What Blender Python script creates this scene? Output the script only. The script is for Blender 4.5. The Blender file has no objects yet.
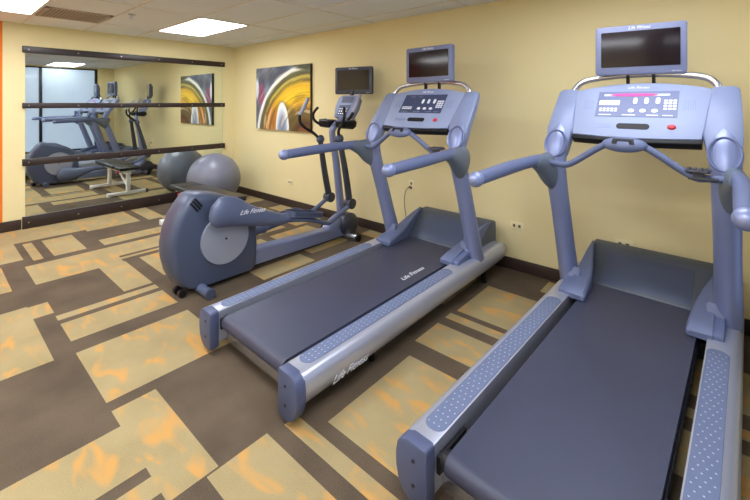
import bpy, bmesh, math, random
from mathutils import Vector, Matrix
random.seed(7)
S = bpy.context.scene
COL = S.collection
R = math.radians

# ------------------------------------------------------------------ materials
def lin(c):
    return tuple(((x/255)/12.92 if x/255 <= .04045 else ((x/255+.055)/1.055)**2.4) for x in c) + (1,)

def mat(name, rgb, rough=.5, metal=0., spec=.5, coat=0., emit=None, estr=0., noise=None, bump=None):
    m = bpy.data.materials.new(name); m.use_nodes = True
    n = m.node_tree.nodes; l = m.node_tree.links
    b = n['Principled BSDF']
    b.inputs['Base Color'].default_value = lin(rgb)
    b.inputs['Roughness'].default_value = rough
    b.inputs['Metallic'].default_value = metal
    b.inputs['Specular IOR Level'].default_value = spec
    b.inputs['Coat Weight'].default_value = coat
    if emit:
        b.inputs['Emission Color'].default_value = lin(emit); b.inputs['Emission Strength'].default_value = estr
    if noise:      # (scale, amount)
        tc = n.new('ShaderNodeTexCoord'); t = n.new('ShaderNodeTexNoise'); t.inputs['Scale'].default_value = noise[0]
        t.inputs['Detail'].default_value = 4
        mx = n.new('ShaderNodeMix'); mx.data_type = 'RGBA'
        a = lin(rgb)
        mx.inputs[6].default_value = tuple(v*(1-noise[1]) for v in a[:3])+(1,)
        mx.inputs[7].default_value = tuple(min(1, v*(1+noise[1])) for v in a[:3])+(1,)
        l.new(tc.outputs['Object'], t.inputs['Vector']); l.new(t.outputs['Fac'], mx.inputs[0])
        l.new(mx.outputs[2], b.inputs['Base Color'])
    if bump:       # (scale, strength)
        tc = n.new('ShaderNodeTexCoord'); t = n.new('ShaderNodeTexNoise'); t.inputs['Scale'].default_value = bump[0]
        t.inputs['Detail'].default_value = 3
        bp = n.new('ShaderNodeBump'); bp.inputs['Strength'].default_value = bump[1]; bp.inputs['Distance'].default_value = .004
        l.new(tc.outputs['Object'], t.inputs['Vector']); l.new(t.outputs['Fac'], bp.inputs['Height'])
        l.new(bp.outputs['Normal'], b.inputs['Normal'])
    return m

def carpet(name, base, alt, smear=None):
    m = bpy.data.materials.new(name); m.use_nodes = True
    n = m.node_tree.nodes; l = m.node_tree.links; b = n['Principled BSDF']
    b.inputs['Roughness'].default_value = .95; b.inputs['Specular IOR Level'].default_value = .15
    tc = n.new('ShaderNodeTexCoord')
    fine = n.new('ShaderNodeTexNoise'); fine.inputs['Scale'].default_value = 260; fine.inputs['Detail'].default_value = 2
    big = n.new('ShaderNodeTexNoise'); big.inputs['Scale'].default_value = 3.5; big.inputs['Detail'].default_value = 5
    l.new(tc.outputs['Object'], fine.inputs['Vector']); l.new(tc.outputs['Object'], big.inputs['Vector'])
    add = n.new('ShaderNodeMath'); add.operation = 'MULTIPLY_ADD'; add.inputs[1].default_value = .55
    l.new(fine.outputs['Fac'], add.inputs[0]); 
    sc = n.new('ShaderNodeMath'); sc.operation = 'MULTIPLY'; sc.inputs[1].default_value = .45
    l.new(big.outputs['Fac'], sc.inputs[0]); l.new(sc.outputs[0], add.inputs[2])
    rp = n.new('ShaderNodeValToRGB'); rp.color_ramp.elements[0].position = .3; rp.color_ramp.elements[1].position = .7
    rp.color_ramp.elements[0].color = lin(base); rp.color_ramp.elements[1].color = lin(alt)
    l.new(add.outputs[0], rp.inputs['Fac'])
    out = rp.outputs['Color']
    if smear:
        mp = n.new('ShaderNodeMapping'); mp.inputs['Scale'].default_value = (4.0, 9.5, 1); mp.inputs['Rotation'].default_value = (0, 0, R(35))
        ds = n.new('ShaderNodeTexNoise'); ds.inputs['Scale'].default_value = 1.0; ds.inputs['Detail'].default_value = 2.2
        ds.inputs['Roughness'].default_value = .45; ds.inputs['Distortion'].default_value = .9
        l.new(tc.outputs['Object'], mp.inputs['Vector']); l.new(mp.outputs['Vector'], ds.inputs['Vector'])
        r2 = n.new('ShaderNodeValToRGB'); r2.color_ramp.elements[0].position = .535; r2.color_ramp.elements[1].position = .68
        r2.color_ramp.elements[0].color = (0, 0, 0, 1); r2.color_ramp.elements[1].color = (.85, .85, .85, 1)
        l.new(ds.outputs['Fac'], r2.inputs['Fac'])
        mx = n.new('ShaderNodeMix'); mx.data_type = 'RGBA'
        l.new(r2.outputs['Color'], mx.inputs[0]); l.new(out, mx.inputs[6]); mx.inputs[7].default_value = lin(smear)
        out = mx.outputs[2]
    l.new(out, b.inputs['Base Color'])
    bp = n.new('ShaderNodeBump'); bp.inputs['Strength'].default_value = .5; bp.inputs['Distance'].default_value = .004
    l.new(fine.outputs['Fac'], bp.inputs['Height']); l.new(bp.outputs['Normal'], b.inputs['Normal'])
    return m

M = {}
M['tan'] = carpet('carpet_tan', (140, 126, 92), (174, 157, 118), (194, 146, 80))
M['brown'] = carpet('carpet_brown', (70, 60, 50), (110, 96, 80))
M['wall'] = mat('wall_cream', (228, 214, 166), .8, spec=.25, noise=(1.2, .03))
M['orange'] = mat('wall_orange', (226, 120, 40), .8, spec=.2)
M['ceil'] = mat('ceiling_tile', (230, 234, 240), .95, spec=.1, noise=(60, .05), bump=(180, .4))
M['bar_ceil'] = mat('ceiling_bar', (222, 216, 208), .6)
M['base'] = mat('baseboard', (56, 42, 38), .5, noise=(8, .1))
M['rail'] = mat('mirror_batten', (44, 32, 30), .4, noise=(6, .15))
M['screw'] = mat('screw', (150, 145, 142), .3, 1.)
M['mirror'] = mat('mirror', (222, 230, 226), .015, 1.)
M['silver'] = mat('silver_frame', (182, 187, 206), .33, .55, noise=(3, .03))
M['blue'] = mat('blue_grey_plastic', (98, 109, 145), .46, .1, noise=(5, .04))
M['cap'] = mat('cap_plastic', (80, 89, 122), .45, .1)
M['post'] = mat('post_paint', (132, 142, 182), .36, .35, noise=(2, .03))
M['console'] = mat('console_plastic', (142, 154, 188), .55, .1, noise=(4, .03))
M['wing'] = mat('console_side', (128, 140, 176), .5, .1, noise=(4, .03))
M['grey'] = mat('grey_green_plastic', (100, 110, 124), .5, .1, noise=(4, .06))
M['hood'] = mat('hood_plastic', (74, 82, 96), .42, .1, noise=(3, .05))
M['pad'] = mat('tread_pad', (98, 110, 142), .6, noise=(30, .06))
M['dot'] = mat('tread_dot', (172, 180, 208), .4)
M['belt'] = mat('belt', (58, 62, 84), .42, spec=.45, noise=(2.6, .22), bump=(400, .15))
M['black'] = mat('black_plastic', (22, 22, 26), .5, spec=.3)
M['dark'] = mat('dark_grey_plastic', (58, 60, 72), .4, noise=(4, .06))
M['white'] = mat('white_paint', (246, 246, 248), .4)
M['logo'] = mat('white_print', (232, 234, 244), .5)
M['logog'] = mat('grey_print', (120, 128, 150), .5)
M['tvframe'] = mat('tv_housing', (108, 116, 150), .45, .1)
M['tvdark'] = mat('tv_housing_dark', (58, 62, 80), .4, .1)
M['screen'] = mat('tv_screen', (26, 18, 24), .09, spec=.35)
M['panel'] = mat('display_panel', (56, 65, 98), .5)
M['panel_glare'] = mat('display_panel_glare', (104, 114, 154), .45)  # paler copy of the dark panel, glare put into the colour
M['button'] = mat('button_white', (226, 232, 246), .4)
M['red'] = mat('red_button', (196, 50, 58), .35)
M['led'] = mat('led_magenta', (170, 50, 120), .4, emit=(210, 60, 140), estr=.35)
M['ell'] = mat('elliptical_plastic', (70, 79, 104), .4, .1, noise=(4, .05))
M['ellarm'] = mat('elliptical_arm', (92, 102, 132), .4, .1, noise=(4, .05))
M['disc'] = mat('crank_disc', (150, 155, 172), .4, .2)
M['chrome'] = mat('satin_metal', (205, 206, 214), .25, .9)
M['ball'] = mat('ball_rubber', (112, 116, 134), .34, noise=(3, .04))
M['vinyl'] = mat('black_vinyl', (40, 38, 40), .35, bump=(90, .3))
M['outlet'] = mat('outlet_ivory', (236, 224, 184), .45)
M['slot'] = mat('outlet_slot', (90, 80, 60), .5)
M['cord'] = mat('grey_cord', (120, 112, 100), .5)
M['capscrew'] = mat('cap_screw', (50, 52, 66), .4, .4)
M['vent'] = mat('vent_metal', (168, 158, 146), .6)
M['ventb'] = mat('vent_dark', (134, 122, 110), .8)
M['lamp'] = mat('light_diffuser', (255, 255, 255), .5, emit=(246, 249, 255), estr=7.0)
M['lampframe'] = mat('light_frame', (225, 222, 215), .5)
M['wframe'] = mat('window_frame_black', (24, 24, 28), .4)
M['blind'] = mat('window_blind', (196, 206, 214), .6, emit=(196, 214, 240), estr=.3)  # faint glow put in for daylight behind the blind

M['lampsoft'] = mat('light_diffuser_soft', (255, 255, 255), .5, emit=(246, 249, 255), estr=4.6)
def glassmat():
    m = bpy.data.materials.new('window_glass'); m.use_nodes = True
    n = m.node_tree.nodes; l = m.node_tree.links; n.clear()
    o = n.new('ShaderNodeOutputMaterial'); t = n.new('ShaderNodeBsdfTransparent'); g = n.new('ShaderNodeBsdfGlossy')
    g.inputs['Roughness'].default_value = .08
    f = n.new('ShaderNodeFresnel'); f.inputs['IOR'].default_value = 1.45; x = n.new('ShaderNodeMixShader')
    l.new(f.outputs[0], x.inputs[0]); l.new(t.outputs[0], x.inputs[1]); l.new(g.outputs[0], x.inputs[2]); l.new(x.outputs[0], o.inputs[0])
    return m
M['glass'] = glassmat()

# ------------------------------------------------------------------ geometry helpers
def finish(name, bm, m, parent=None, smooth=35, kind=None, loc=None, rot=None):
    bmesh.ops.recalc_face_normals(bm, faces=bm.faces)
    me = bpy.data.meshes.new(name); bm.to_mesh(me); bm.free()
    for mm in (m if isinstance(m, (list, tuple)) else [m]): me.materials.append(M[mm] if isinstance(mm, str) else mm)
    if smooth:
        me.polygons.foreach_set('use_smooth', [True]*len(me.polygons)); me.set_sharp_from_angle(angle=R(smooth))
    o = bpy.data.objects.new(name, me); COL.objects.link(o)
    if parent is not None: o.parent = parent
    if loc is not None: o.location = loc
    if rot is not None: o.rotation_euler = rot
    if kind: o['kind'] = kind
    return o

def empty(name, loc, rz=0):
    o = bpy.data.objects.new(name, None); COL.objects.link(o); o.location = loc; o.rotation_euler = (0, 0, R(rz)); o.empty_display_size = .1
    return o
def tag(o, label, cat, group=None):
    o['label'] = label; o['category'] = cat
    if group: o['group'] = group
    return o

def bevel(bm, w, seg=2, angle=30):
    ed = [e for e in bm.edges if len(e.link_faces) == 2 and e.calc_face_angle(0) > R(angle)]
    if ed: bmesh.ops.bevel(bm, geom=ed, offset=w, segments=seg, affect='EDGES', profile=.5, clamp_overlap=True)

def box(x0, x1, y0, y1, z0, z1, bv=0, seg=2, bm=None):
    b = bmesh.new()
    bmesh.ops.create_cube(b, size=1, matrix=Matrix.Translation(((x0+x1)/2, (y0+y1)/2, (z0+z1)/2)) @ Matrix.Diagonal((x1-x0, y1-y0, z1-z0, 1)))
    if bv: bevel(b, bv, seg)
    return join(bm, b)
def join(bm, b, mi=None):
    if mi is not None:
        for f in b.faces: f.material_index = mi
    if bm is None: return b
    me = bpy.data.meshes.new('t'); b.to_mesh(me); b.free(); bm.from_mesh(me); bpy.data.meshes.remove(me)
    return bm
def prism(poly, a, b_, fn, bv=0, seg=2, bm=None):
    """poly of 2-D points, extruded a..b_ ; fn(p,q,t)->xyz"""
    b = bmesh.new()
    A = [b.verts.new(fn(p, q, a)) for p, q in poly]; B = [b.verts.new(fn(p, q, b_)) for p, q in poly]
    n = len(poly)
    b.faces.new(A); b.faces.new(B[::-1])
    for i in range(n): b.faces.new((A[i], B[i], B[(i+1) % n], A[(i+1) % n]))
    bmesh.ops.recalc_face_normals(b, faces=b.faces)
    if bv: bevel(b, bv, seg)
    return join(bm, b)
XZ = lambda p, q, t: (t, p, q)       # profile in (y,z), extruded along x
def loft(rings, bm=None, cap=True):
    b = bmesh.new()
    V = [[b.verts.new(p) for p in r] for r in rings]; n = len(rings[0])
    for i in range(len(V)-1):
        for j in range(n): b.faces.new((V[i][j], V[i][(j+1) % n], V[i+1][(j+1) % n], V[i+1][j]))
    if cap: b.faces.new(V[0][::-1]); b.faces.new(V[-1])
    bmesh.ops.recalc_face_normals(b, faces=b.faces)
    return join(bm, b)
def spline(pts, k=6):
    P = [Vector(p) for p in pts]; out = []
    for i in range(len(P)-1):
        p0 = P[max(i-1, 0)]; p1 = P[i]; p2 = P[i+1]; p3 = P[min(i+2, len(P)-1)]
        for s in range(k):
            t = s/k
            out.append(.5*((2*p1)+(p2-p0)*t+(2*p0-5*p1+4*p2-p3)*t*t+(-p0+3*p1-3*p2+p3)*t**3))
    out.append(P[-1]); return out
def tube(pts, r, seg=14, k=6, up=(1, 0, 0), bm=None, rounded=True, sq=1.0):
    """r: number, list of (ru, rv) or numbers per control point; up fixes the ring's first axis"""
    n = len(pts)
    rr = [r]*n if isinstance(r, (int, float)) else list(r)
    rr = [(a, a) if isinstance(a, (int, float)) else a for a in rr]
    if k > 1 and n > 2:
        C = spline(pts, k); Q = spline([(a, b, 0) for a, b in rr], k)
    else: C = [Vector(p) for p in pts]; Q = [Vector((a, b, 0)) for a, b in rr]
    up = Vector(up).normalized(); rings = []; ucur = up
    for i, c in enumerate(C):
        t = (C[min(i+1, len(C)-1)]-C[max(i-1, 0)]).normalized()
        u = (ucur-t*ucur.dot(t))
        if u.length < 1e-4: u = t.orthogonal()
        u.normalize(); v = t.cross(u); ucur = u
        rings.append((c, u, v, t, Q[i]))
    out = []
    def ring(c, u, v, q, f=1):
        return [c+u*math.cos(2*math.pi*j/seg)*q[0]*f+v*math.sin(2*math.pi*j/seg)*q[1]*f for j in range(seg)]
    if rounded:
        c, u, v, t, q = rings[0]; m = min(q[0], q[1])
        out += [ring(c-t*m*.30, u, v, q, .55), ring(c-t*m*.17, u, v, q, .85)]
    for c, u, v, t, q in rings: out.append(ring(c, u, v, q))
    if rounded:
        c, u, v, t, q = rings[-1]; m = min(q[0], q[1])
        out += [ring(c+t*m*.17, u, v, q, .85), ring(c+t*m*.30, u, v, q, .55)]
    return loft(out, bm)
def cyl(p0, p1, r, seg=20, bm=None): return tube([p0, p1], r, seg, 1, up=(.13, .31, .7), bm=bm, rounded=False)
def ellipsoid(c, rx, ry, rz, seg=24, bm=None, rot=None):
    b = bmesh.new(); m = Matrix.Translation(c) @ (rot or Matrix.Identity(4)) @ Matrix.Diagonal((rx, ry, rz, 1))
    bmesh.ops.create_uvsphere(b, u_segments=seg, v_segments=seg//2, radius=1, matrix=m)
    return join(bm, b)
def text(s, size, m, parent, mtx, name='logo', shear=.3, ext=.0006, align='CENTER'):
    cu = bpy.data.curves.new('txt', 'FONT'); cu.body = s; cu.size = size; cu.shear = shear; cu.extrude = ext; cu.align_x = align; cu.align_y = 'CENTER'
    cu.resolution_u = 3
    o = bpy.data.objects.new('txt', cu); COL.objects.link(o)
    me = bpy.data.meshes.new_from_object(o)
    bpy.data.objects.remove(o); bpy.data.curves.remove(cu)
    me.transform(mtx); me.materials.clear(); me.materials.append(M[m]); me.name = name
    ob = bpy.data.objects.new(name, me); COL.objects.link(ob); ob.parent = parent
    return ob
def frame(o, ax, ay):
    """matrix whose x axis is ax, y axis is ay, origin o"""
    ax = Vector(ax).normalized(); az = ax.cross(Vector(ay)).normalized(); ay = az.cross(ax)
    m = Matrix.Identity(4)
    for i in range(3): m[i][0] = ax[i]; m[i][1] = ay[i]; m[i][2] = az[i]; m[i][3] = o[i]
    return m
def local(bm, mtx): bmesh.ops.transform(bm, matrix=mtx, verts=bm.verts); return bm
def rrect(w, h, r, k=5):
    r = min(r, w/2-1e-4, h/2-1e-4); P = []
    for cx, cy, a0 in ((w/2-r, h/2-r, 0), (-w/2+r, h/2-r, 90), (-w/2+r, -h/2+r, 180), (w/2-r, -h/2+r, 270)):
        for i in range(k+1):
            a = R(a0+90*i/k); P.append((cx+r*math.cos(a), cy+r*math.sin(a)))
    return P
XY = lambda p, q, t: (p, q, t)

# ------------------------------------------------------------------ room
LX, LY, CH = 6.48, 5.6, 2.446
# carpet: one surface cut into cells, tan or brown
TAN = [  # x0,x1,y0,y1
 (0,.60,-5.6,-1.68),(.6,1.23,-5.6,-2.87),(.68,1.335,-2.81,-2.735),(.69,1.335,-2.655,-2.39),(.6,.69,-2.24,-1.68),
 (1.13,1.36,-2.24,-1.3),(1.46,2.0,-2.89,-1.6),(2.0,2.68,-2.45,-2.24),(1.33,2.0,-5.6,-3.035),
 (2.0,2.6,-2.12,-1.66),(2.73,2.815,-2.89,-2.24),(2.88,3.175,-2.89,-2.24),(3.34,3.94,-2.9,-2.24),
 (2.41,3.325,-5.6,-3.0),(2.43,2.66,-3.1,-2.885),(4.02,4.69,-2.9,-2.7),(4.155,4.47,-5.6,-2.9),(4.53,4.63,-5.6,-2.9),
 (4.7,5.36,-2.755,-2.475),(4.72,5.36,-2.395,-2.32),(4.86,5.42,-2.25,-1.6),(4.8,5.45,-1.46,-1.19),(4.8,5.45,-1.10,-1.02),
 (4.82,5.45,-.965,-.45),(5.17,5.34,-.27,-.05),
 (3.1,3.34,-1.6,-1.04),(3.38,4.0,-1.55,-.95),(2.43,2.65,-.94,-.40),(3.06,3.19,-.95,-.44),(3.14,3.42,-.2,-.03),(.55,.94,-.3,-.02),(1.38,1.87,-.25,-.03),
 (0,.72,-1.59,-1.40),(.66,1.1,-1.45,-.5),(1.4,2.3,-1.42,-1.2),(1.25,2.3,-.98,-.62),(1.25,1.6,-.55,-.3),(2.0,2.35,-.5,-.1),(2.43,2.95,-1.5,-1.05),
 (0,.5,-.85,-.05),(5.5,6.0,-5.6,-2.95),(5.55,6.3,-2.6,-2.3),(5.6,6.1,-2.2,-1.7),(5.6,6.4,-1.5,-1.2),(5.6,6.48,-.9,-.5),
 (4.0,4.6,-1.9,-1.45),(4.0,4.7,-.95,-.4),(3.4,4.6,-2.15,-2.0),(5.45,6.48,-1.1,-1.02),
]
BROWN = [(1.81,1.865,-2.24,-1.3),(1.92,2.0,-2.25,-1.3),(2.0,2.6,-2.24,-2.13),(0,3.3,-4.4,-4.1),(3.6,3.9,-5.6,-3.2)]
def build_floor():
    xs = sorted({0, LX} | {v for r in TAN+BROWN for v in r[:2]}); ys = sorted({-LY, 0} | {v for r in TAN+BROWN for v in r[2:]})
    b = bmesh.new(); vs = {}
    for i, x in enumerate(xs):
        for j, y in enumerate(ys): vs[i, j] = b.verts.new((x, y, 0))
    for i in range(len(xs)-1):
        for j in range(len(ys)-1):
            cx = (xs[i]+xs[i+1])/2; cy = (ys[j]+ys[j+1])/2
            t = any(r[0] < cx < r[1] and r[2] < cy < r[3] for r in TAN) and not any(r[0] < cx < r[1] and r[2] < cy < r[3] for r in BROWN)
            f = b.faces.new((vs[i, j], vs[i+1, j], vs[i+1, j+1], vs[i, j+1])); f.material_index = 0 if t else 1
    return finish('floor', b, ['tan', 'brown'], smooth=0, kind='structure')
build_floor()
T = .12
b = box(-T, 0, -2.897, T, 0, CH); join(b, box(-T, 0, -LY-T, -2.897, 0, CH), 1)
finish('wall_left', b, ['wall', 'orange'], smooth=0, kind='structure')
finish('wall_back', box(0, LX+T, 0, T, 0, CH), 'wall', smooth=0, kind='structure')
finish('wall_near', box(0, LX+T, -LY-T, -LY, 0, CH), 'wall', smooth=0, kind='structure')
WY0, WY1, WZ0, WZ1 = -5.2, -.38, .26, 2.41
b = box(LX, LX+T, -LY, WY0, 0, CH); box(LX, LX+T, WY1, 0, 0, CH, bm=b); box(LX, LX+T, WY0, WY1, 0, WZ0, bm=b); box(LX, LX+T, WY0, WY1, WZ1, CH, bm=b)
finish('wall_right', b, 'wall', smooth=0, kind='structure')
finish('ceiling', box(-T, LX+T, -LY-T, T, CH, CH+.1), 'ceil', smooth=0, kind='structure')
# ceiling grid bars
b = bmesh.new()
y = -.29
while y > -LY: box(0, LX, y-.009, y+.009, CH-.006, CH+.002, bm=b); y -= .61
x = .745
while x < LX: box(x-.009, x+.009, -LY, 0, CH-.0055, CH+.002, bm=b); x += 1.22
finish('trim_1', b, 'bar_ceil', smooth=0, kind='structure')
finish('baseboard_back', box(0, LX, -.012, 0, 0, .105, .003), 'base', kind='structure')
finish('baseboard_left', box(0, .012, -LY, -2.735, 0, .12, .003), 'base', kind='structure')
finish('baseboard_right', box(LX-.012, LX, -LY, -.012, 0, .105, .003), 'base', kind='structure')
# windows of the right wall
b = bmesh.new()
ys = [WY0, -4.0, -2.79, -1.57, WY1]
for yy in ys: box(LX+.01, LX+.09, yy-.03 if yy < WY1 else yy-.06, yy+.03 if yy > WY0 else yy+.06, WZ0, WZ1, .004, bm=b)
for zz in (WZ0+.02, WZ1-.015): box(LX+.01, LX+.09, WY0, WY1, zz-.02, zz+.02, .003, bm=b)
wf = finish('window_1', b, 'wframe', kind='structure')
finish('window_pane', box(LX+.03, LX+.036, WY0, WY1, WZ0, WZ1), 'glass', wf, smooth=0)
finish('window_blind', box(LX+.065, LX+.07, WY0, WY1, WZ0, WZ1), 'blind', wf, smooth=0)

# ------------------------------------------------------------------ wall mirror with battens
mr = empty('wall_mirror', (0, -1.46, 0)); tag(mr, 'large wall mirror held by four black horizontal battens on the cream wall', 'mirror')
MY0, MY1 = -2.70+1.46, -.215+1.46
finish('mirror_glass', box(.001, .008, MY0, MY1, .12, 2.13), 'mirror', mr, smooth=0)
for z0, z1 in ((2.10, 2.18), (1.435, 1.502), (.75, .832), (0.0, .145)):
    bt = finish('batten', box(.002, .03, MY0-.028, MY1+.03, z0, z1, .003), 'rail', mr)
    for k in range(6):
        yy = MY0+.03+k*(MY1-MY0-.06)/5
        finish('screw', cyl((.028, yy, (z0+z1)/2), (.0335, yy, (z0+z1)/2), .009, 10), 'screw', bt)

# ------------------------------------------------------------------ canvas picture
def paint_mat():
    m = bpy.data.materials.new('abstract_print'); m.use_nodes = True
    n = m.node_tree.nodes; l = m.node_tree.links; bs = n['Principled BSDF']; bs.inputs['Roughness'].default_value = .45
    tc = n.new('ShaderNodeTexCoord'); sp = n.new('ShaderNodeSeparateXYZ'); l.new(tc.outputs['Object'], sp.inputs[0])
    nz = n.new('ShaderNodeTexNoise'); nz.inputs['Scale'].default_value = 3.5; nz.inputs['Detail'].default_value = 4
    l.new(tc.outputs['Object'], nz.inputs['Vector'])
    def mth(op, a, b=None, c=None):
        q = n.new('ShaderNodeMath'); q.operation = op
        for i, v in enumerate((a, b, c)):
            if v is None: continue
            if isinstance(v, (int, float)): q.inputs[i].default_value = v
            else: l.new(v, q.inputs[i])
        return q.outputs[0]
    def sm(v, a, b):
        q = n.new('ShaderNodeMapRange'); q.interpolation_type = 'SMOOTHSTEP'; l.new(v, q.inputs[0]); q.inputs[1].default_value = a; q.inputs[2].default_value = b
        return q.outputs[0]
    def ell(cx, cz, rx, rz):
        a = mth('DIVIDE', mth('SUBTRACT', sp.outputs[0], cx), rx); c = mth('DIVIDE', mth('SUBTRACT', sp.outputs[2], cz), rz)
        return mth('SQRT', mth('ADD', mth('MULTIPLY', a, a), mth('MULTIPLY', c, c)))
    def mix(f, a, b):
        q = n.new('ShaderNodeMix'); q.data_type = 'RGBA'
        l.new(f, q.inputs[0])
        for i, v in ((6, a), (7, b)):
            if isinstance(v, tuple): q.inputs[i].default_value = lin(v)
            else: l.new(v, q.inputs[i])
        return q.outputs[2]
    # local x: 0..1.38 left->right, z 0..0.94
    d = ell(1.22, -.09, 1.21, 1.03)            # big sweeping arcs
    dn = mth('ADD', d, mth('MULTIPLY', mth('SUBTRACT', nz.outputs['Fac'], .5), .05))
    rp = n.new('ShaderNodeValToRGB'); cr = rp.color_ramp
    stops = [(0, (90, 60, 24)), (.30, (110, 70, 30)), (.40, (170, 110, 24)), (.50, (222, 168, 16)), (.62, (240, 200, 20)), (.74, (226, 176, 16)), (.80, (128, 112, 30)),
             (.84, (198, 176, 70)), (.87, (84, 80, 36)), (.91, (100, 100, 60)), (.925, (60, 60, 40)), (.94, (228, 230, 222)), (.98, (236, 238, 236)), (.992, (150, 154, 164)), (1.0, (96, 104, 118))]
    cr.elements[0].position = 0; cr.elements[0].color = lin(stops[0][1]); cr.elements[1].position = 1; cr.elements[1].color = lin(stops[-1][1])
    for p, c in stops[1:-1]: e = cr.elements.new(p); e.color = lin(c)
    l.new(dn, rp.inputs['Fac']); col = rp.outputs['Color']
    # left and lower side of the arcs is browner
    low = mth('SUBTRACT', 1.0, sm(mth('ADD', sp.outputs[2], mth('MULTIPLY', nz.outputs['Fac'], .45)), .46, .64))
    rb = n.new('ShaderNodeValToRGB'); cb = rb.color_ramp     # brown, olive and orange streaks that follow the arcs
    bs2 = [(0, (110, 60, 26)), (.12, (150, 84, 36)), (.2, (70, 44, 24)), (.3, (110, 90, 40)), (.38, (74, 70, 32)), (.47, (122, 116, 60)), (.55, (70, 62, 30)), (.64, (196, 116, 44)), (.7, (110, 52, 20)), (.76, (224, 140, 50)), (.82, (84, 50, 24)), (.86, (150, 100, 40)), (1, (70, 66, 34))]
    cb.elements[0].color = lin(bs2[0][1]); cb.elements[1].color = lin(bs2[-1][1])
    for p, c in bs2[1:-1]: e = cb.elements.new(p); e.color = lin(c)
    l.new(dn, rb.inputs['Fac']); br = rb.outputs['Color']
    inner = mth('SUBTRACT', 1.0, sm(d, .84, .90))
    col = mix(mth('MULTIPLY', mth('MULTIPLY', low, inner), .85), col, br)
    # inner pale blue arch
    e2 = ell(.68, -.06, .18, .49)
    r3 = n.new('ShaderNodeValToRGB'); r3.color_ramp.elements[0].color = lin((96, 108, 132)); r3.color_ramp.elements[1].color = lin((84, 82, 40))
    r3.color_ramp.elements[1].position = 1.0
    for p, c in ((.55, (150, 162, 184)), (.72, (206, 212, 224)), (.86, (240, 240, 238)), (.93, (230, 230, 220))): e = r3.color_ramp.elements.new(p); e.color = lin(c)
    l.new(e2, r3.inputs['Fac'])
    col = mix(mth('SUBTRACT', 1.0, sm(mth('ADD', e2, mth('MULTIPLY', sm(sp.outputs[0], .68, .52), .12)), .97, 1.03)), col, r3.outputs['Color'])
    # outside upper left: slate grey with pale and crimson streaks
    out = sm(d, .97, 1.0)
    st = n.new('ShaderNodeTexNoise'); st.inputs['Scale'].default_value = 2.2; st.inputs['Detail'].default_value = 1
    l.new(tc.outputs['Object'], st.inputs['Vector'])
    oc = mix(sm(st.outputs['Fac'], .40, .62), (70, 78, 96), (128, 134, 150))
    pk = ell(.14, .52, .11, .24)
    oc = mix(mth('SUBTRACT', 1.0, sm(pk, .5, 1.0)), oc, (150, 70, 110))
    wh = ell(.03, .62, .06, .20)
    oc = mix(mth('SUBTRACT', 1.0, sm(wh, .5, 1.0)), oc, (222, 226, 240))
    col = mix(out, col, oc)
    # dark olive at upper right
    tr = ell(1.25, .94, .36, .10)
    col = mix(mth('SUBTRACT', 1.0, sm(tr, .6, 1.05)), col, (66, 66, 34))
    # fine streaks that run along the arcs
    cb2 = n.new('ShaderNodeCombineXYZ'); l.new(mth('MULTIPLY', d, 26.0), cb2.inputs[0]); l.new(mth('MULTIPLY', sp.outputs[2], 2.2), cb2.inputs[1]); l.new(mth('MULTIPLY', sp.outputs[0], 1.5), cb2.inputs[2])
    sn = n.new('ShaderNodeTexNoise'); sn.inputs['Scale'].default_value = 1.0; sn.inputs['Detail'].default_value = 3; l.new(cb2.outputs[0], sn.inputs['Vector'])
    keep = mth('SUBTRACT', 1.0, sm(mth('ABSOLUTE', mth('SUBTRACT', d, .965)), .04, .0))
    col = mix(mth('MULTIPLY', mth('MULTIPLY', sm(sn.outputs['Fac'], .52, .66), keep), .5), col, (74, 52, 28))
    col = mix(mth('MULTIPLY', mth('MULTIPLY', sm(sn.outputs['Fac'], .42, .32), keep), .45), col, (236, 222, 180))
    l.new(col, bs.inputs['Base Color'])
    return m
M['print'] = paint_mat()
pc = empty('canvas_picture', (.735, -.001, 1.10)); tag(pc, 'unframed abstract print of yellow, brown and grey arcs on the cream wall', 'picture')
finish('canvas', box(0, 1.322, -.038, 0, 0, .94, .004), 'rail', pc)
finish('print', box(.002, 1.320, -.0395, -.0375, .002, .938), 'print', pc, smooth=0)

# ------------------------------------------------------------------ ceiling fixtures
def light(x0, x1, y0, y1, label, lm='lamp'):
    t = empty('ceiling_light', ((x0+x1)/2, (y0+y1)/2, CH-.012)); tag(t, label, 'ceiling light', 'recessed ceiling light panels')
    w, h = (x1-x0)/2, (y1-y0)/2; b = bmesh.new()
    box(-w, w, -h, -h+.025, 0, .011, bm=b); box(-w, w, h-.025, h, 0, .011, bm=b); box(-w, -w+.025, -h, h, 0, .011, bm=b); box(w-.025, w, -h, h, 0, .011, bm=b)
    finish('light_frame', b, 'lampframe', t, smooth=0)
    finish('diffuser', box(-w+.02, w-.02, -h+.02, h-.02, .003, .0105), lm, t, smooth=0)
light(.745, 1.965, -1.51, -.90, 'bright white ceiling light panel above the gray exercise ball and bench')
light(.745, 1.965, -3.34, -2.73, 'bright white ceiling light panel at the top left corner of the photo')
light(5.22, 6.42, -1.51, -.90, 'bright white ceiling light panel out of frame above the right treadmill, seen in the mirror', 'lampsoft')
light(3.185, 4.405, -3.34, -2.73, 'added bright ceiling light panel, unseen, between the other panels, behind the left treadmill')  # unseen panel, added to brighten the room
light(3.185, 4.405, -5.17, -4.56, 'added bright ceiling light panel, unseen, at the near wall, behind the photographer')  # added fill from behind the camera, never in view
light(5.22, 6.42, -3.34, -2.73, 'added bright ceiling light panel, unseen, directly above the photographer')  # extra unseen panel, added to even out the lighting
light(.745, 1.965, -5.17, -4.56, 'added bright ceiling light panel, unseen, beside the orange wall')  # added out of view for more bounce light
light(5.22, 6.42, -5.17, -4.56, 'added bright ceiling light panel, unseen, in the corner behind the photographer')  # another unseen panel added as fill
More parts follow.
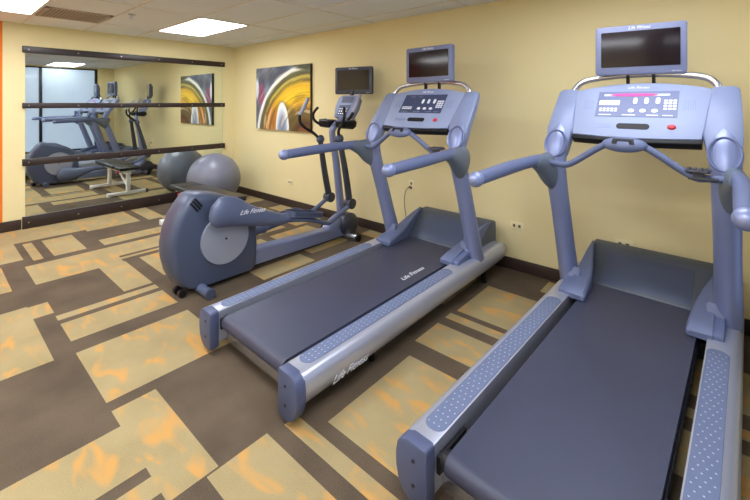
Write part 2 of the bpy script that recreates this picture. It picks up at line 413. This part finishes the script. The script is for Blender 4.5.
v = empty('ceiling_vent', (1.02, -2.43, CH-.012)); tag(v, 'square grey-brown louvred air vent in the ceiling beside the corner light panel', 'vent')
b = bmesh.new(); w = .285
box(-w, w, -w, -w+.03, 0, .011, bm=b); box(-w, w, w-.03, w, 0, .011, bm=b); box(-w, -w+.03, -w, w, 0, .011, bm=b); box(w-.03, w, -w, w, 0, .011, bm=b)
finish('vent_frame', b, 'vent', v, smooth=0)
finish('vent_backing', box(-w+.02, w-.02, -w+.02, w-.02, .006, .0115), 'ventb', v, smooth=0)
b = bmesh.new()
for k in range(17):
    q = -w+.04+k*(2*w-.08)/16; box(-w+.025, w-.025, q-.006, q+.006, .001, .006, bm=b)
finish('louvres', b, 'vent', v, smooth=0)
sp = empty('ceiling_sprinkler', (1.53, -2.04, CH)); tag(sp, 'small chrome fire sprinkler head on the ceiling between vent and light panel', 'sprinkler')
finish('escutcheon', cyl((0, 0, -.008), (0, 0, 0), .035), 'chrome', sp)
b = cyl((0, 0, -.045), (0, 0, -.006), .011); cyl((0, 0, -.052), (0, 0, -.046), .022, bm=b)
finish('sprinkler_head', b, 'chrome', sp)

# ------------------------------------------------------------------ wall outlets
def outlet(x, z, label, horizontal=True):
    w, h = (.058, .036) if horizontal else (.036, .058)
    t = empty('wall_outlet', (x, -.0005, z)); tag(t, label, 'outlet', 'ivory outlets on the long wall')
    finish('outlet_plate', box(-w, w, -.006, 0, -h, h, .002), 'outlet', t)
    for s in (-1, 1):
        b = bmesh.new(); cx, cz = (s*.024, 0) if horizontal else (0, s*.024)
        box(cx-.011, cx+.011, -.0072, -.004, cz-.013, cz+.013, .001, bm=b); box(cx-.008, cx-.005, -.0068, -.005, cz-.006, cz+.006, bm=b); box(cx+.005, cx+.008, -.0068, -.005, cz-.006, cz+.006, bm=b)
        finish('socket', b, 'slot', t, smooth=0)
outlet(1.56, .355, 'ivory wall outlet left of the elliptical machine, nearest the picture')
outlet(3.72, .60, 'ivory wall outlet behind the left treadmill with a cord plugged in', False)
outlet(4.88, .40, 'ivory wall outlet in the gap between the two treadmills')
outlet(5.70, .425, 'ivory wall outlet just above the hood of the right treadmill')
b = tube([(3.71, -.02, .585), (3.69, -.06, .56), (3.66, -.05, .45), (3.67, -.045, .30), (3.72, -.05, .12), (3.80, -.06, .012), (4.0, -.08, .008), (4.08, -.15, .008)], .004, 8)
join(b, box(3.698, 3.722, -.03, -.0075, .572, .598, .003)); tag(finish('power_cord', b, 'cord'), 'thin grey power cord hanging from the outlet behind the left treadmill', 'cord')

# ------------------------------------------------------------------ television (a part of each machine)
def television(parent, c, yaw, tilt, frm, dark=False):
    mt = Matrix.Translation(c) @ Matrix.Rotation(R(yaw), 4, 'Z') @ Matrix.Rotation(R(tilt), 4, 'X')
    W, H = .482, .31
    b = prism(rrect(W, H, .018), -.02, .028, lambda p, q, t: (p, t, q), .006)
    prism(rrect(W*.78, H*.78, .03), .026, .055, lambda p, q, t: (p, t, q), .008, bm=b)
    tv = finish('television', local(b, mt), frm, parent)
    finish('screen', local(prism(rrect(W-.066, H-.088, .004), -.0225, -.0195, lambda p, q, t: (p, t, q+.006)), mt), 'screen', tv)
    text('Life Fitness', .026, 'logo', tv, mt @ frame((0, -.021, H/2-.019), (1, 0, 0), (0, 0, 1)), ext=.0008)
    text('Life Fitness', .011, 'logo', tv, mt @ frame((W/2-.05, -.021, -H/2+.016), (1, 0, 0), (0, 0, 1)), ext=.0006)
    return tv

# ------------------------------------------------------------------ treadmill
def treadmill(loc, rz, tv_yaw, label, led):
    t = empty('treadmill', loc, rz); tag(t, label, 'treadmill', 'treadmills facing the long wall')
    zt = lambda v: .25+.035*max(0, v)/2.1          # rail top height along its length
    for s in (-1, 1):
        sec = [(.347, .085), (.347, .988), (.352, 1.0), (.44, 1.0), (.462, .975), (.478, .90), (.487, .74), (.488, .56), (.480, .38), (.462, .24), (.44, .20), (.36, .20)]
        rings = []
        for v, f, dz in ((.045, 1, 0), (.6, 1, 0), (1.2, 1, 0), (1.8, 1, 0), (2.1, 1, .0), (2.19, .97, 0), (2.245, .88, -.01), (2.27, .7, -.03)):
            top = zt(v); bot = .05+.05*max(0, v)/2.1; hgt = top-bot
            rings.append([(s*(.415+(u-.415)*(f if u > .36 else 1)), v, bot+(hgt*(max(q, .09)))*1.0*(1 if f == 1 else f)+(1-f)*hgt*.35+0*dz) for u, q in sec])
        rl = finish('side_rail', loft(rings), 'silver', t, smooth=40)
        # inset tread pad with raised dots
        L0, L1, W = .095, 1.44, .088
        pp = []
        for i in range(13): a = math.pi+math.pi*i/12; pp.append((s*.397+W/2*math.cos(a), L0+W*.45+W*.45*math.sin(a)))
        for i in range(13): a = math.pi*i/12; pp.append((s*.397+W/2*math.cos(a), L1-W*.45+W*.45*math.sin(a)))
        b = prism(pp, 0, .0035, lambda p, q, tt: (p, q, zt(q)+tt-.0008), .001, 1)
        join(b, dots(s, L0, L1, W, zt), 1)
        finish('tread_pad', b, ['pad', 'dot'], rl, smooth=30)
        # end cap
        capsec = [(.345, .04), (.345, .243), (.352, .254), (.436, .254), (.466, .243), (.484, .222), (.492, .18), (.491, .13), (.480, .085), (.455, .048), (.42, .03), (.36, .03)]
        b = prism([(s*u, z) for u, z in capsec], -.005, .052, lambda p, q, tt: (p, tt, q), .006)
        cp = finish('end_cap', b, 'cap', t)
        for z in (.19, .10): finish('screw', cyl((s*.405, -.0085, z), (s*.405, -.002, z), .007, 10), 'capscrew', cp)
        # logo on the outer side of the rail
        if s == 1: text('Life Fitness', .056, 'logo', rl, frame((.4848, .34, .135), (0, 1, .02), (.06, 0, 1)), ext=.0006, shear=.6)
        else: text('Life Fitness', .056, 'logo', rl, frame((-.4848, .34, .135), (0, -1, -.02), (-.06, 0, 1)), ext=.0006, shear=.6)
        # floor foot
        finish('leveling_foot', cyl((s*.40, 1.98, 0), (s*.40, 1.98, .12), .022), 'black', t)
        finish('leveling_foot', cyl((s*.375, .62, 0), (s*.375, .62, .08), .02), 'black', t)
        # boot at the foot of the post
        b = loft([[(s*ui, v, .262), (s*ui, v, z-.014), (s*(ui+.012), v, z), (s*.368, v, z+.004), (s*.372, v, z-.012), (s*.372, v, .262)] for v, ui, z in
                  ((1.53, .262, .29), (1.545, .255, .305), (1.62, .258, .325), (1.76, .272, .355), (1.90, .30, .40), (2.02, .33, .437), (2.14, .352, .46), (2.17, .36, .455))])
        b2 = prism([(1.54, .269), (1.54, .300), (1.57, .312), (1.70, .33), (1.715, .40), (1.74, .269)], s*.33, s*.415, XZ, .008)
        join(b, b2)
        finish('post_boot', b, 'grey' if False else 'blue', t)
        # upright post
        up = finish('upright_post', tube([(s*.422, 1.80, .262), (s*.424, 1.715, .50), (s*.424, 1.62, .78), (s*.424, 1.535, 1.02), (s*.422, 1.515, 1.14), (s*.418, 1.545, 1.27), (s*.41, 1.60, 1.36)],
                    [(.066, .068), (.061, .062), (.06, .06), (.062, .06), (.064, .056), (.064, .045), (.055, .03)], 24, 5, rounded=False), 'post', t, smooth=50)
        # arm, its grey bracket and blue round end
        finish('arm_bracket', tube([(s*.474, 1.29, 1.138), (s*.466, 1.38, 1.115), (s*.455, 1.47, 1.085), (s*.442, 1.55, 1.05)], [(.037, .037), (.048, .064), (.06, .105), (.06, .12)], 20, 5), 'grey', t, smooth=60)
        ar = finish('handrail', tube([(s*.502, .64, 1.120), (s*.498, .95, 1.133), (s*.488, 1.2, 1.14), (s*.47, 1.36, 1.142)], [(.034, .034), (.038, .037), (.036, .035), (.036, .036)], 20, 5), 'blue', t, smooth=60)
        finish('round_end', ellipsoid((s*.502, .625, 1.1195), .039, .044, .039, 20), 'post', ar)
        # side wing of the console
        rg = []
        for uo, ui, v, z, th in ((.475, .365, 1.49, 1.155, .03), (.482, .352, 1.505, 1.20, .045), (.486, .338, 1.535, 1.28, .05), (.49, .325, 1.56, 1.34, .05), (.482, .34, 1.68, 1.49, .045), (.474, .352, 1.745, 1.572, .035), (.466, .36, 1.765, 1.585, .02)):
            n = Vector((0, -.79, .61)); c0 = Vector((0, v, z)); r_ = []
            for a, bq in ((ui, 0), (ui+.01, .012), (uo-.018, .012), (uo, 0), (uo, -th), (uo-.02, -th-.012), (ui+.01, -th-.012), (ui, -th)):
                p = c0+n*bq; r_.append((s*a, p.y, p.z))
            rg.append(r_)
        wg = finish('console_wing', loft(rg), 'wing', t, smooth=50)
        mt = frame((s*.418, 1.500, 1.24), (1, 0, 0), (0, .36, .93))
        b = bmesh.new(); N = 32; rings = []
        for rx, ry, h in ((.070, .092, -.05), (.073, .096, -.01), (.071, .093, .008), (.067, .089, .013), (.063, .085, .010), (.056, .076, -.004), (.02, .03, -.012)):
            rings.append([(rx*math.cos(2*math.pi*i/N), ry*math.sin(2*math.pi*i/N), h) for i in range(N)])
        finish('speaker_cup', local(loft(rings), mt), 'post', wg, smooth=50)
        finish('cup_lining', local(loft([[(rx*math.cos(2*math.pi*i/N), ry*math.sin(2*math.pi*i/N), h) for i in range(N)] for rx, ry, h in ((.062, .083, .0), (.0615, .082, .0085), (.052, .071, -.001), (.015, .02, -.008))]), mt), 'blue', wg, smooth=50)
    # belt
    rad = .042; vb, ve = .085, 1.93; prof = []; zb = .187
    top = lambda v: zb+rad+.035*(v-vb)/2
    for i in range(13): a = R(-90-180*i/12); prof.append((vb+rad*math.cos(a), zb+rad*math.sin(a)))
    prof += [(1.0, top(1.0)), (ve, top(ve))]
    prof += [(ve+.03, top(ve)-.03), (ve, top(ve)-.075)]
    b = prism(prof, -.300, .300, XZ)
    bl = finish('running_belt', b, 'belt', t, smooth=30)
    if not led: text('Life Fitness', .058, 'logo', bl, frame((.205, 1.25, top(1.34)+.0008), (-.0, 1, 0.017), (-1, 0, 0)), ext=.0004)
    b = cyl((-.345, vb, zb), (.345, vb, zb), .018); cyl((-.325, vb, zb), (.325, vb, zb), .036, bm=b)
    for s in (-1, 1): box(s*.335-.008, s*.335+.008, vb-.03, vb+.16, zb-.045, zb+.02, .003, bm=b)
    finish('rear_roller', b, 'black', t)
    b = bmesh.new()
    for s in (-1, 1): box(s*.305-.003, s*.305+.003, .22, 1.95, .17, .205, bm=b); [cyl((s*.308, v, .185), (s*.313, v, .185), .005, 8, bm=b) for v in (.3, .6, .9, 1.2, 1.5)]
    finish('deck_edge', b, 'black', t)
    finish('cross_panel', box(-.35, .35, .10, .125, .05, .135, .004), 'chrome', t)
    finish('cross_panel', box(-.35, .35, 1.70, 1.76, .07, .16, .004), 'black', t)
    # motor hood
    pr = [(1.86, .262), (1.875, .278), (1.96, .325), (2.07, .392), (2.13, .434), (2.16, .448), (2.255, .45), (2.27, .435), (2.275, .12), (1.86, .12)]
    hd = finish('motor_hood', prism(pr, -.375, .375, XZ, .010), 'hood', t)
    finish('hood_panel', prism([(1.868, .264), (1.88, .284), (1.96, .329), (2.07, .396), (2.11, .423), (2.11, .41), (1.96, .30)], -.25, .25, XZ, .003), 'ell', hd)
    # heart-rate bar with pod and clamp
    P = [(-.44, 1.42, 1.128), (-.36, 1.40, 1.125), (-.29, 1.385, 1.135), (-.13, 1.37, 1.245), (-.06, 1.365, 1.27), (.06, 1.365, 1.27), (.13, 1.37, 1.245), (.29, 1.385, 1.135), (.36, 1.40, 1.125), (.44, 1.42, 1.128)]
    hb = finish('front_bar', tube(P, .0185, 16, 5), 'blue', t, smooth=60)
    mt = frame((0, 1.355, 1.272), (1, 0, 0), (0, .55, .84))
    pod = finish('sensor_pod', local(ellipsoid((0, 0, 0), .112, .045, .034, 28), mt), 'blue', hb, smooth=60)
    b = prism([(-.055, -.012), (-.05, .018), (.05, .018), (.055, -.012), (.03, -.014), (.028, .002), (-.028, .002), (-.03, -.014)], .025, .036, XY, .002)
    finish('pod_recess', local(b, mt), 'black', pod)
    b = box(.27, .37, 1.345, 1.43, 1.155, 1.168, .004); box(.28, .40, 1.36, 1.40, 1.118, 1.132, .004, bm=b); box(.30, .345, 1.365, 1.40, 1.125, 1.16, .003, bm=b)
    for k in range(4): box(.275+k*.024, .291+k*.024, 1.35, 1.425, 1.166, 1.174, .002, bm=b)
    finish('bar_clip', b, 'dark', hb)
    # console panel
    base = Vector((0, 1.545, 1.31)); ub = Vector((0, .615, .788)); mt = frame(base, (1, 0, 0), ub)
    top = []; N = 16
    for i in range(N+1): u = .36-.72*i/N; top.append((u, .335+.055*(1-(u/.36)**2)))
    bot = [(-.325, -.012), (-.16, -.022), (0, -.026), (.16, -.022), (.325, -.012)]
    cs = finish('console', local(prism(top+bot, -.055, .014, XY, .008), mt), 'console', t)
    finish('console_lower_lip', local(prism([(-.325, -.010), (-.16, -.020), (0, -.024), (.16, -.020), (.325, -.010), (.325, -.038), (0, -.05), (-.325, -.038)], -.05, .006, XY, .004), mt), 'black', cs)
    fl = lambda poly, h, m_, nm, par=cs: finish(nm, local(prism(poly, .0135, h, XY), mt), m_, par, smooth=30)
    off = lambda poly, dx, dy: [(p+dx, q+dy) for p, q in poly]
    fl([(-.215, .125), (.21, .125), (.21, .318), (-.215, .318)], .0165, 'panel_glare' if led else 'panel', 'display_panel')
    for k in range(3):
        fl(off(rrect(.022, .046, .01), -.005+k*.058, .245), .019, 'button', 'button')
        fl(off([(.017*math.cos(a*.5236), .013*math.sin(a*.5236)) for a in range(12)], -.02+k*.06, .170), .019, 'button', 'button')
    b = bmesh.new()
    for i in range(3):
        for j in range(4): prism(off(rrect(.018, .013, .003, 2), .150+i*.022, .185+j*.020), .016, .0185, XY, bm=b)
    finish('keypad', local(b, mt), 'button', cs, smooth=30); b = bmesh.new()
    for i in range(5):
        for j in range(2): prism(off(rrect(.017, .011, .003, 2), -.188+i*.021, .168+j*.016), .016, .0185, XY, bm=b)
    finish('keypad', local(b, mt), 'button', cs, smooth=30)
    b = bmesh.new()
    b.free()
    for x, w, yy in ((-.16, .07, .138), (-.03, .07, .138), (.09, .06, .138), (.165, .05, .138))+(() if led else ((-.13, .05, .295), (-.05, .04, .295))):
        fl(off(rrect(w, .006, .002, 2), x, yy), .0172, 'logo' if led else 'logog', 'printed_mark')
    if led:
        pts = [(.13*math.cos(R(a)), .010*math.sin(R(a))) for a in range(0, 360, 15)]
        fl(off(pts, -.02, .290), .0195, 'led', 'message_display')
        fl(off(rrect(.115, .038, .004), -.145, .230), .0185, 'button', 'readout_window')
        fl(off(rrect(.35, .013, .005), -.008, .290), .0178, 'button', 'message_strip')
    fl(off(rrect(.17, .038, .019), 0, .056), .017, 'black', 'cord_slot')
    fl(off(rrect(.11, .03, .015), -.165, .056), .0148, 'wing', 'slot_trim')
    b = bmesh.new(); rings = [[((.19)+r_*math.cos(2*math.pi*i/18), .058+r_*.8*math.sin(2*math.pi*i/18), h) for i in range(18)] for r_, h in ((.021, .0135), (.021, .018), (.015, .024), (.006, .026))]
    finish('stop_button', local(loft(rings), mt), 'red', cs, smooth=50)
    for s in (-1, 1):
        b = bmesh.new()
        for k in range(6): prism(off(rrect(.0035, .075, .0015, 2), s*.262-.025+k*.010, .215), .0135, .0148, XY, bm=b)
        finish('speaker_grille', local(b, mt), 'wing', cs, smooth=30)
    text('Life Fitness', .026, 'logo', cs, mt @ Matrix.Translation((0, .350, .0145)), ext=.0008)
    # bracket tube and television
    tb = finish('screen_bracket', tube([(-.385, 1.765, 1.56), (-.375, 1.775, 1.605), (-.32, 1.79, 1.648), (-.18, 1.815, 1.672), (0, 1.825, 1.68), (.18, 1.815, 1.672), (.32, 1.79, 1.648), (.375, 1.775, 1.605), (.385, 1.765, 1.56)], .0195, 16, 5), 'chrome', t, smooth=60)
    b = bmesh.new()
    for x in (-.07, .07): box(x-.008, x+.008, 1.80, 1.83, 1.60, 1.80, .002, bm=b)
    box(-.09, .09, 1.815, 1.83, 1.72, 1.92, .003, bm=b)
    finish('mounting_plate', b, 'black', tb)
    television(t, Vector((0, 1.765, 1.832)), tv_yaw, 0, 'tvframe')
    return t

def dots(s, L0, L1, W, zt):
    b = bmesh.new(); n = int((L1-L0-.03)/.031)
    for j in range(n):
        v = L0+.03+j*.031
        for i in (0, 1, 2):
            u = s*.397+(-.024+i*.024)+(.012 if j % 2 else -.0)-.006
            if v < L0+W*.5 and (u-s*.397)**2+(v-L0-W*.5)**2 > (W*.42)**2: continue
            if v > L1-W*.5 and (u-s*.397)**2+(v-L1+W*.5)**2 > (W*.42)**2: continue
            z = zt(v)+.0025; c = b.verts.new((u, v, z+.0022)); rr = [b.verts.new((u+.0040*math.cos(k*1.0472), v+.0040*math.sin(k*1.0472), z)) for k in range(6)]
            for k in range(6): b.faces.new((c, rr[k], rr[(k+1) % 6]))
    return b

treadmill((4.33, -2.39, 0), -.9, -2, 'blue-grey treadmill in the middle, beside the elliptical, dark console display', False)
tr2 = treadmill((5.80, -2.335, 0), -2.3, 9, 'blue-grey treadmill in the right foreground with a lit console display, pale from painted glare', True)
tr2.scale = (.977, 1, 1)

# ------------------------------------------------------------------ elliptical machine (local y = world y + 2.3)
e = empty('elliptical_machine', (3.04, -2.3, 0)); tag(e, 'blue-grey elliptical machine with black swing arms between the left treadmill and the bench', 'elliptical machine')
Y0 = 2.3
prof = [(-2.128, .782), (-2.185, .71), (-2.24, .63), (-2.28, .52), (-2.30, .41), (-2.295, .30), (-2.268, .19), (-2.22, .10), (-2.17, .05),
        (-2.0, .035), (-1.58, .035), (-1.545, .06), (-1.535, .25), (-1.545, .42), (-1.60, .58), (-1.70, .67), (-1.85, .735), (-1.97, .77), (-2.06, .788)]
cx_, cz_ = -1.93+Y0, .40
rings = []
for u, f in ((-.128, .84), (-.122, .91), (-.105, .965), (-.07, .992), (0, 1.0), (.07, .992), (.105, .965), (.122, .91), (.128, .84)):
    rings.append([(u, cx_+((p+Y0)-cx_)*f, cz_+(q-cz_)*(f if q > .2 else max(f, .97))) for p, q in prof])
hs = finish('drive_housing', loft(rings), 'ell', e, smooth=50)
for s in (-1, 1):
    b = cyl((s*.115, -1.861+Y0, .385), (s*.15, -1.861+Y0, .385), .205, 48)
    finish('crank_disc', b, 'disc', hs, smooth=30)
    finish('disc_bolt', cyl((s*.149, -1.861+Y0, .385), (s*.154, -1.861+Y0, .385), .009, 12), 'black', hs)
for k in range(3):
    y0, z0, y1, z1 = ((-2.141, .722, -2.085, .652), (-2.124, .738, -2.067, .666), (-2.107, .751, -2.055, .684))[k]
    finish('vent_slot', tube([(.1225, y0+Y0, z0), (.1275, (y0+y1)/2+Y0, (z0+z1)/2), (.1275, y1+Y0, z1)], .0085, 10, 3), 'black', hs)
def pedal_lever(s, rear, mid, pedal, joint, name='pedal_lever'):
    """rear, mid... are (y,z) world"""
    (ry, rz), (my, mz) = rear, mid
    P = [(ry, rz), ((ry*2+my)/3, (rz*2+mz)/3), ((ry+my*2)/3, (rz+mz*2)/3), (my, mz)]
    us = s*.225
    b = tube([(us, ry-.085+Y0, rz-.004+.02), (us, ry-.04+Y0, rz+.008), (us, ry+.06+Y0, rz), (us, ry+.25+Y0, rz+(mz-rz)*.45), (us, my-.12+Y0, mz+.012), (us, my+Y0, mz)],
             [(.045, .075), (.055, .115), (.058, .122), (.055, .085), (.045, .055), (.04, .042)], 24, 5)
    lv = finish(name, b, 'ellarm', e, smooth=60)
    return lv
# right lever, high and towards the camera
lr = pedal_lever(1, (-1.93, .622), (-1.30, .452), None, None)
text('Life Fitness', .052, 'logo', lr, frame((.283, -1.70+Y0, .60), (0, 1, -.06), (0, .06, 1)), ext=.001, shear=.6)
finish('pedal_arm', tube([(.225, -1.33+Y0, .44), (.225, -1.05+Y0, .375), (.225, -.82+Y0, .29), (.22, -.74+Y0, .30), (.215, -.50+Y0, .40)], [(.03, .03), (.03, .024), (.028, .022), (.026, .022), (.024, .022)], 14, 6), 'ellarm', e, smooth=60)
def pedal(s, yc, zc, pitch):
    poly = rrect(.16, .40, .06, 6)
    mt = Matrix.Translation((s*.205, yc+Y0, zc)) @ Matrix.Rotation(R(pitch), 4, 'X')
    b = prism(poly, -.012, .006, XY, .004)
    o = finish('foot_pedal', local(b, mt), 'ellarm', e)
    b = prism(rrect(.16, .40, .06, 6), 0, .045, XY); 
    inn = prism(rrect(.135, .375, .05, 6), 0, .045, XY)
    # raised rim
    rg = bmesh.new(); O = rrect(.165, .405, .062, 6); I = rrect(.14, .38, .05, 6); n = len(O)
    A = [[rg.verts.new((p, q, z)) for p, q in poly2] for poly2, z in ((O, 0), (O, .04), (I, .04), (I, 0))]
    for k in range(4):
        for i in range(n): rg.faces.new((A[k][i], A[k][(i+1) % n], A[(k+1) % 4][(i+1) % n], A[(k+1) % 4][i]))
    b.free(); inn.free()
    finish('pedal_rim', local(rg, mt), 'ell', o)
pedal(1, -1.10, .425, -13)
# left lever, low
pedal_lever(-1, (-1.80, .19), (-1.25, .24), None, None)
finish('pedal_arm', tube([(-.225, -1.28+Y0, .24), (-.225, -1.0+Y0, .26), (-.225, -.75+Y0, .27), (-.22, -.62+Y0, .30), (-.215, -.42+Y0, .40)], [(.03, .03), (.03, .024), (.028, .022), (.026, .022), (.024, .022)], 14, 6), 'ellarm', e, smooth=60)
pedal(-1, -1.02, .315, 2)
# base beam, front cover, feet
finish('base_beam', loft([[(-.06, y+Y0, z0), (-.06, y+Y0, z1-.01), (-.045, y+Y0, z1), (.055, y+Y0, z1), (.07, y+Y0, z1-.01), (.07, y+Y0, z0)] for y, z0, z1 in ((-1.60, .05, .185), (-.55, .035, .145), (-.42, .035, .13))]), 'post', e, smooth=30)
b = tube([(-.09, -.36+Y0, .142), (.0, -.36+Y0, .142), (.09, -.36+Y0, .142)], .128, 36, 3, up=(0, 1, 0)); bevel(b, .01, 1, 60)
finish('front_cover', b, 'dark', e, smooth=40)
finish('front_shroud', tube([(0, -.64+Y0, .12), (0, -.54+Y0, .16), (0, -.45+Y0, .19)], [(.05, .04), (.072, .075), (.065, .085)], 20, 5), 'post', e, smooth=50)
for y, r_, x0, x1 in ((-.405, .034, -.30, .262), (-2.06, .036, -.27, .28)):
    ft = finish('stabilizer_foot', cyl((x0, y+Y0, .04), (x1, y+Y0, .04), r_, 24), 'chrome' if y > -1 else 'ellarm', e)
    for xx in (x0, x1): finish('foot_cap', cyl((xx-.012, y+Y0, .04), (xx+.012, y+Y0, .04), r_+.003, 24), 'black' if y > -1 else 'ell', ft)
for s in (.0, .085): finish('transport_wheel', cyl((s-.015, -2.19+Y0, .032), (s+.02, -2.19+Y0, .032), .03, 18), 'black', e)
# centre mast
finish('mast', tube([(0, -.40+Y0, .16), (0, -.43+Y0, .45), (0, -.485+Y0, .85), (0, -.54+Y0, 1.13), (.01, -.53+Y0, 1.23), (.04, -.42+Y0, 1.33)], [(.045, .05), (.042, .045), (.04, .04), (.036, .036), (.036, .036), (.04, .03)], 20, 6), 'post', e, smooth=60)
# swing arms
def swing(s, yb, zb_, yt, ztop, handle, silver=False):
    sw = finish('swing_arm', tube([(s*.205, yb+Y0, zb_), (s*.20, (yb*2+yt)/3+Y0, (zb_*2+ztop)/3), (s*.185, (yb+yt*2)/3+Y0, (zb_+ztop*2)/3), (s*.16, yt+Y0, ztop)], [(.032, .040), (.028, .040), (.027, .036), (.025, .03)], 16, 5), 'dark', e, smooth=60)
    finish('lower_joint', cyl((s*.165, yb+Y0, zb_), (s*.25, yb+Y0, zb_), .056, 24), 'dark', sw)
    finish('pivot_knob', ellipsoid((s*.16, yt+Y0, ztop+.01), .04, .05, .05, 18), 'ell', sw)
    finish('handle', tube([(x, y+Y0, z) for x, y, z in handle[:-1]], .016, 14, 6), 'black', sw, smooth=60)
    finish('hand_grip', tube([(x, y+Y0, z) for x, y, z in handle[-3:]], .021, 14, 6), 'disc', sw, smooth=60)
swing(1, -.478, .42, -.585, 1.11, [(.16, -.59, 1.12), (.17, -.61, 1.20), (.20, -.60, 1.26), (.235, -.53, 1.32), (.25, -.47, 1.40), (.26, -.42, 1.50), (.265, -.38, 1.59)])
swing(-1, -.40, .41, -.575, 1.085, [(-.16, -.59, 1.10), (-.18, -.66, 1.17), (-.215, -.75, 1.23), (-.24, -.795, 1.29), (-.25, -.79, 1.37), (-.25, -.73, 1.46), (-.25, -.675, 1.555)])
# console with trays and fixed grips
cm = frame((.05, -.43+Y0, 1.335), (1, 0, 0), (0, .42, .91))
b = prism([(-.135, 0), (.135, 0), (.17, .12), (.165, .235), (.11, .275), (-.11, .275), (-.165, .235), (-.17, .12)], -.05, .012, XY, .01)
ec = finish('console', local(b, cm), 'wing', e)
finish('display_panel', local(prism(off_ := [(-.09, .18), (.09, .18), (.085, .255), (-.085, .255)], .0115, .0145, XY), cm), 'panel', ec)
finish('key_panel', local(prism([(-.10, .02), (.06, .02), (.075, .15), (-.10, .15)], .0115, .0145, XY), cm), 'panel', ec)
b = bmesh.new()
for i in range(4):
    for j in range(3): prism([(p-.075+i*.035, q+.045+j*.03) for p, q in rrect(.018, .012, .003, 2)], .0135, .0165, XY, bm=b)
finish('keypad', local(b, cm), 'button', ec, smooth=30)
for s in (-1, 1):
    b = prism([(-.56, 1.235), (-.57, 1.30), (-.45, 1.315), (-.40, 1.30), (-.41, 1.24), (-.46, 1.215)], .02+s*.05, .02+s*.225, lambda p, q, tt: (tt, p+Y0, q), .012)
    tr = finish('accessory_tray', b, 'black', ec)
    finish('tray_rim', tube([(.02+s*.06, -.58+Y0, 1.303), (.02+s*.15, -.585+Y0, 1.306), (.02+s*.225, -.55+Y0, 1.31), (.02+s*.235, -.44+Y0, 1.318)], .007, 8, 4), 'ell', tr)
    finish('fixed_grip', tube([(s*.06, -.50+Y0, 1.24), (s*.17, -.56+Y0, 1.26), (s*.235, -.60+Y0, 1.31), (s*.25, -.60+Y0, 1.38), (s*.21, -.57+Y0, 1.45)], .015, 12, 6), 'black', ec, smooth=60)
sb = finish('screen_bracket', tube([(.05, -.34+Y0, 1.50), (.06, -.29+Y0, 1.60), (.065, -.235+Y0, 1.72)], .022, 12, 4), 'dark', e)
television(e, Vector((.065, -.27+Y0, 1.755)), 14, 0, 'tvdark')

# ------------------------------------------------------------------ exercise ball
ball = ellipsoid((0, 0, 0), .375, .375, .375, 96)
for v in ball.verts:      # fine moulded ridges around the ball
    h = v.co.z/.375; ridge = .0012*math.cos(h*60) if abs(h) < .8 else 0
    v.co *= 1+ridge
ob = finish('exercise_ball', ball, 'ball', smooth=60, loc=(.56, -.64, .374), rot=(R(12), R(-8), 0))
tag(ob, 'large grey-blue exercise ball on the carpet in the corner beside the mirror', 'exercise ball')

# ------------------------------------------------------------------ weight bench
w = empty('weight_bench', (1.62, -1.29, 0)); tag(w, 'flat weight bench with black padding and white steel frame behind the elliptical machine', 'bench')
finish('seat_pad', box(-.66, -.34, -.15, .15, .405, .462, .018, 3), 'vinyl', w)
finish('back_pad', box(-.32, .66, -.165, .165, .41, .468, .018, 3), 'vinyl', w)
b = box(-.60, .60, -.03, .03, .33, .385, .006)
box(-.58, -.53, -.1, .1, .38, .407, .004, bm=b); box(-.1, -.05, -.1, .1, .38, .412, .004, bm=b); box(.5, .55, -.1, .1, .38, .412, .004, bm=b)
finish('frame', b, 'white', w)
for x in (-.55, .42):
    finish('leg', box(x-.028, x+.028, -.028, .028, .04, .345, .006), 'white', w)
    ft = finish('foot', box(x-.028, x+.028, -.29, .29, .012, .058, .006), 'white', w)
    for s in (-1, 1): finish('foot_cap', box(x-.03, x+.03, s*.275-.02, s*.275+.02, .0, .06, .004), 'white' if s < 0 else 'dark', ft)
finish('brace', tube([(-.55, 0, .12), (-.1, 0, .34)], .018, 10, 1), 'white', w)
kb = finish('adjustment_knob', cyl((-.42, -.03, .36), (-.42, -.115, .36), .010, 10), 'chrome', w)
finish('knob_grip', ellipsoid((-.42, -.12, .36), .026, .022, .026, 14), 'red', kb)

# ------------------------------------------------------------------ camera, light, view
cam = bpy.data.cameras.new('camera'); co = bpy.data.objects.new('camera', cam); COL.objects.link(co)
co.location = (6.25, -3.504, 1.5); co.rotation_euler = (R(90), 0, R(41.13))
cam.sensor_width = 36; cam.lens = 395/750*36; cam.shift_y = -147/750; cam.clip_start = .02
S.camera = co
wd = bpy.data.worlds.new('world'); S.world = wd; wd.use_nodes = True
bg = wd.node_tree.nodes['Background']; bg.inputs[0].default_value = (.75, .85, 1, 1); bg.inputs[1].default_value = .6
S.view_settings.view_transform = 'Standard'; S.view_settings.look = 'None'; S.view_settings.gamma = 1; S.view_settings.exposure = 1.32
S.view_settings.use_curve_mapping = False
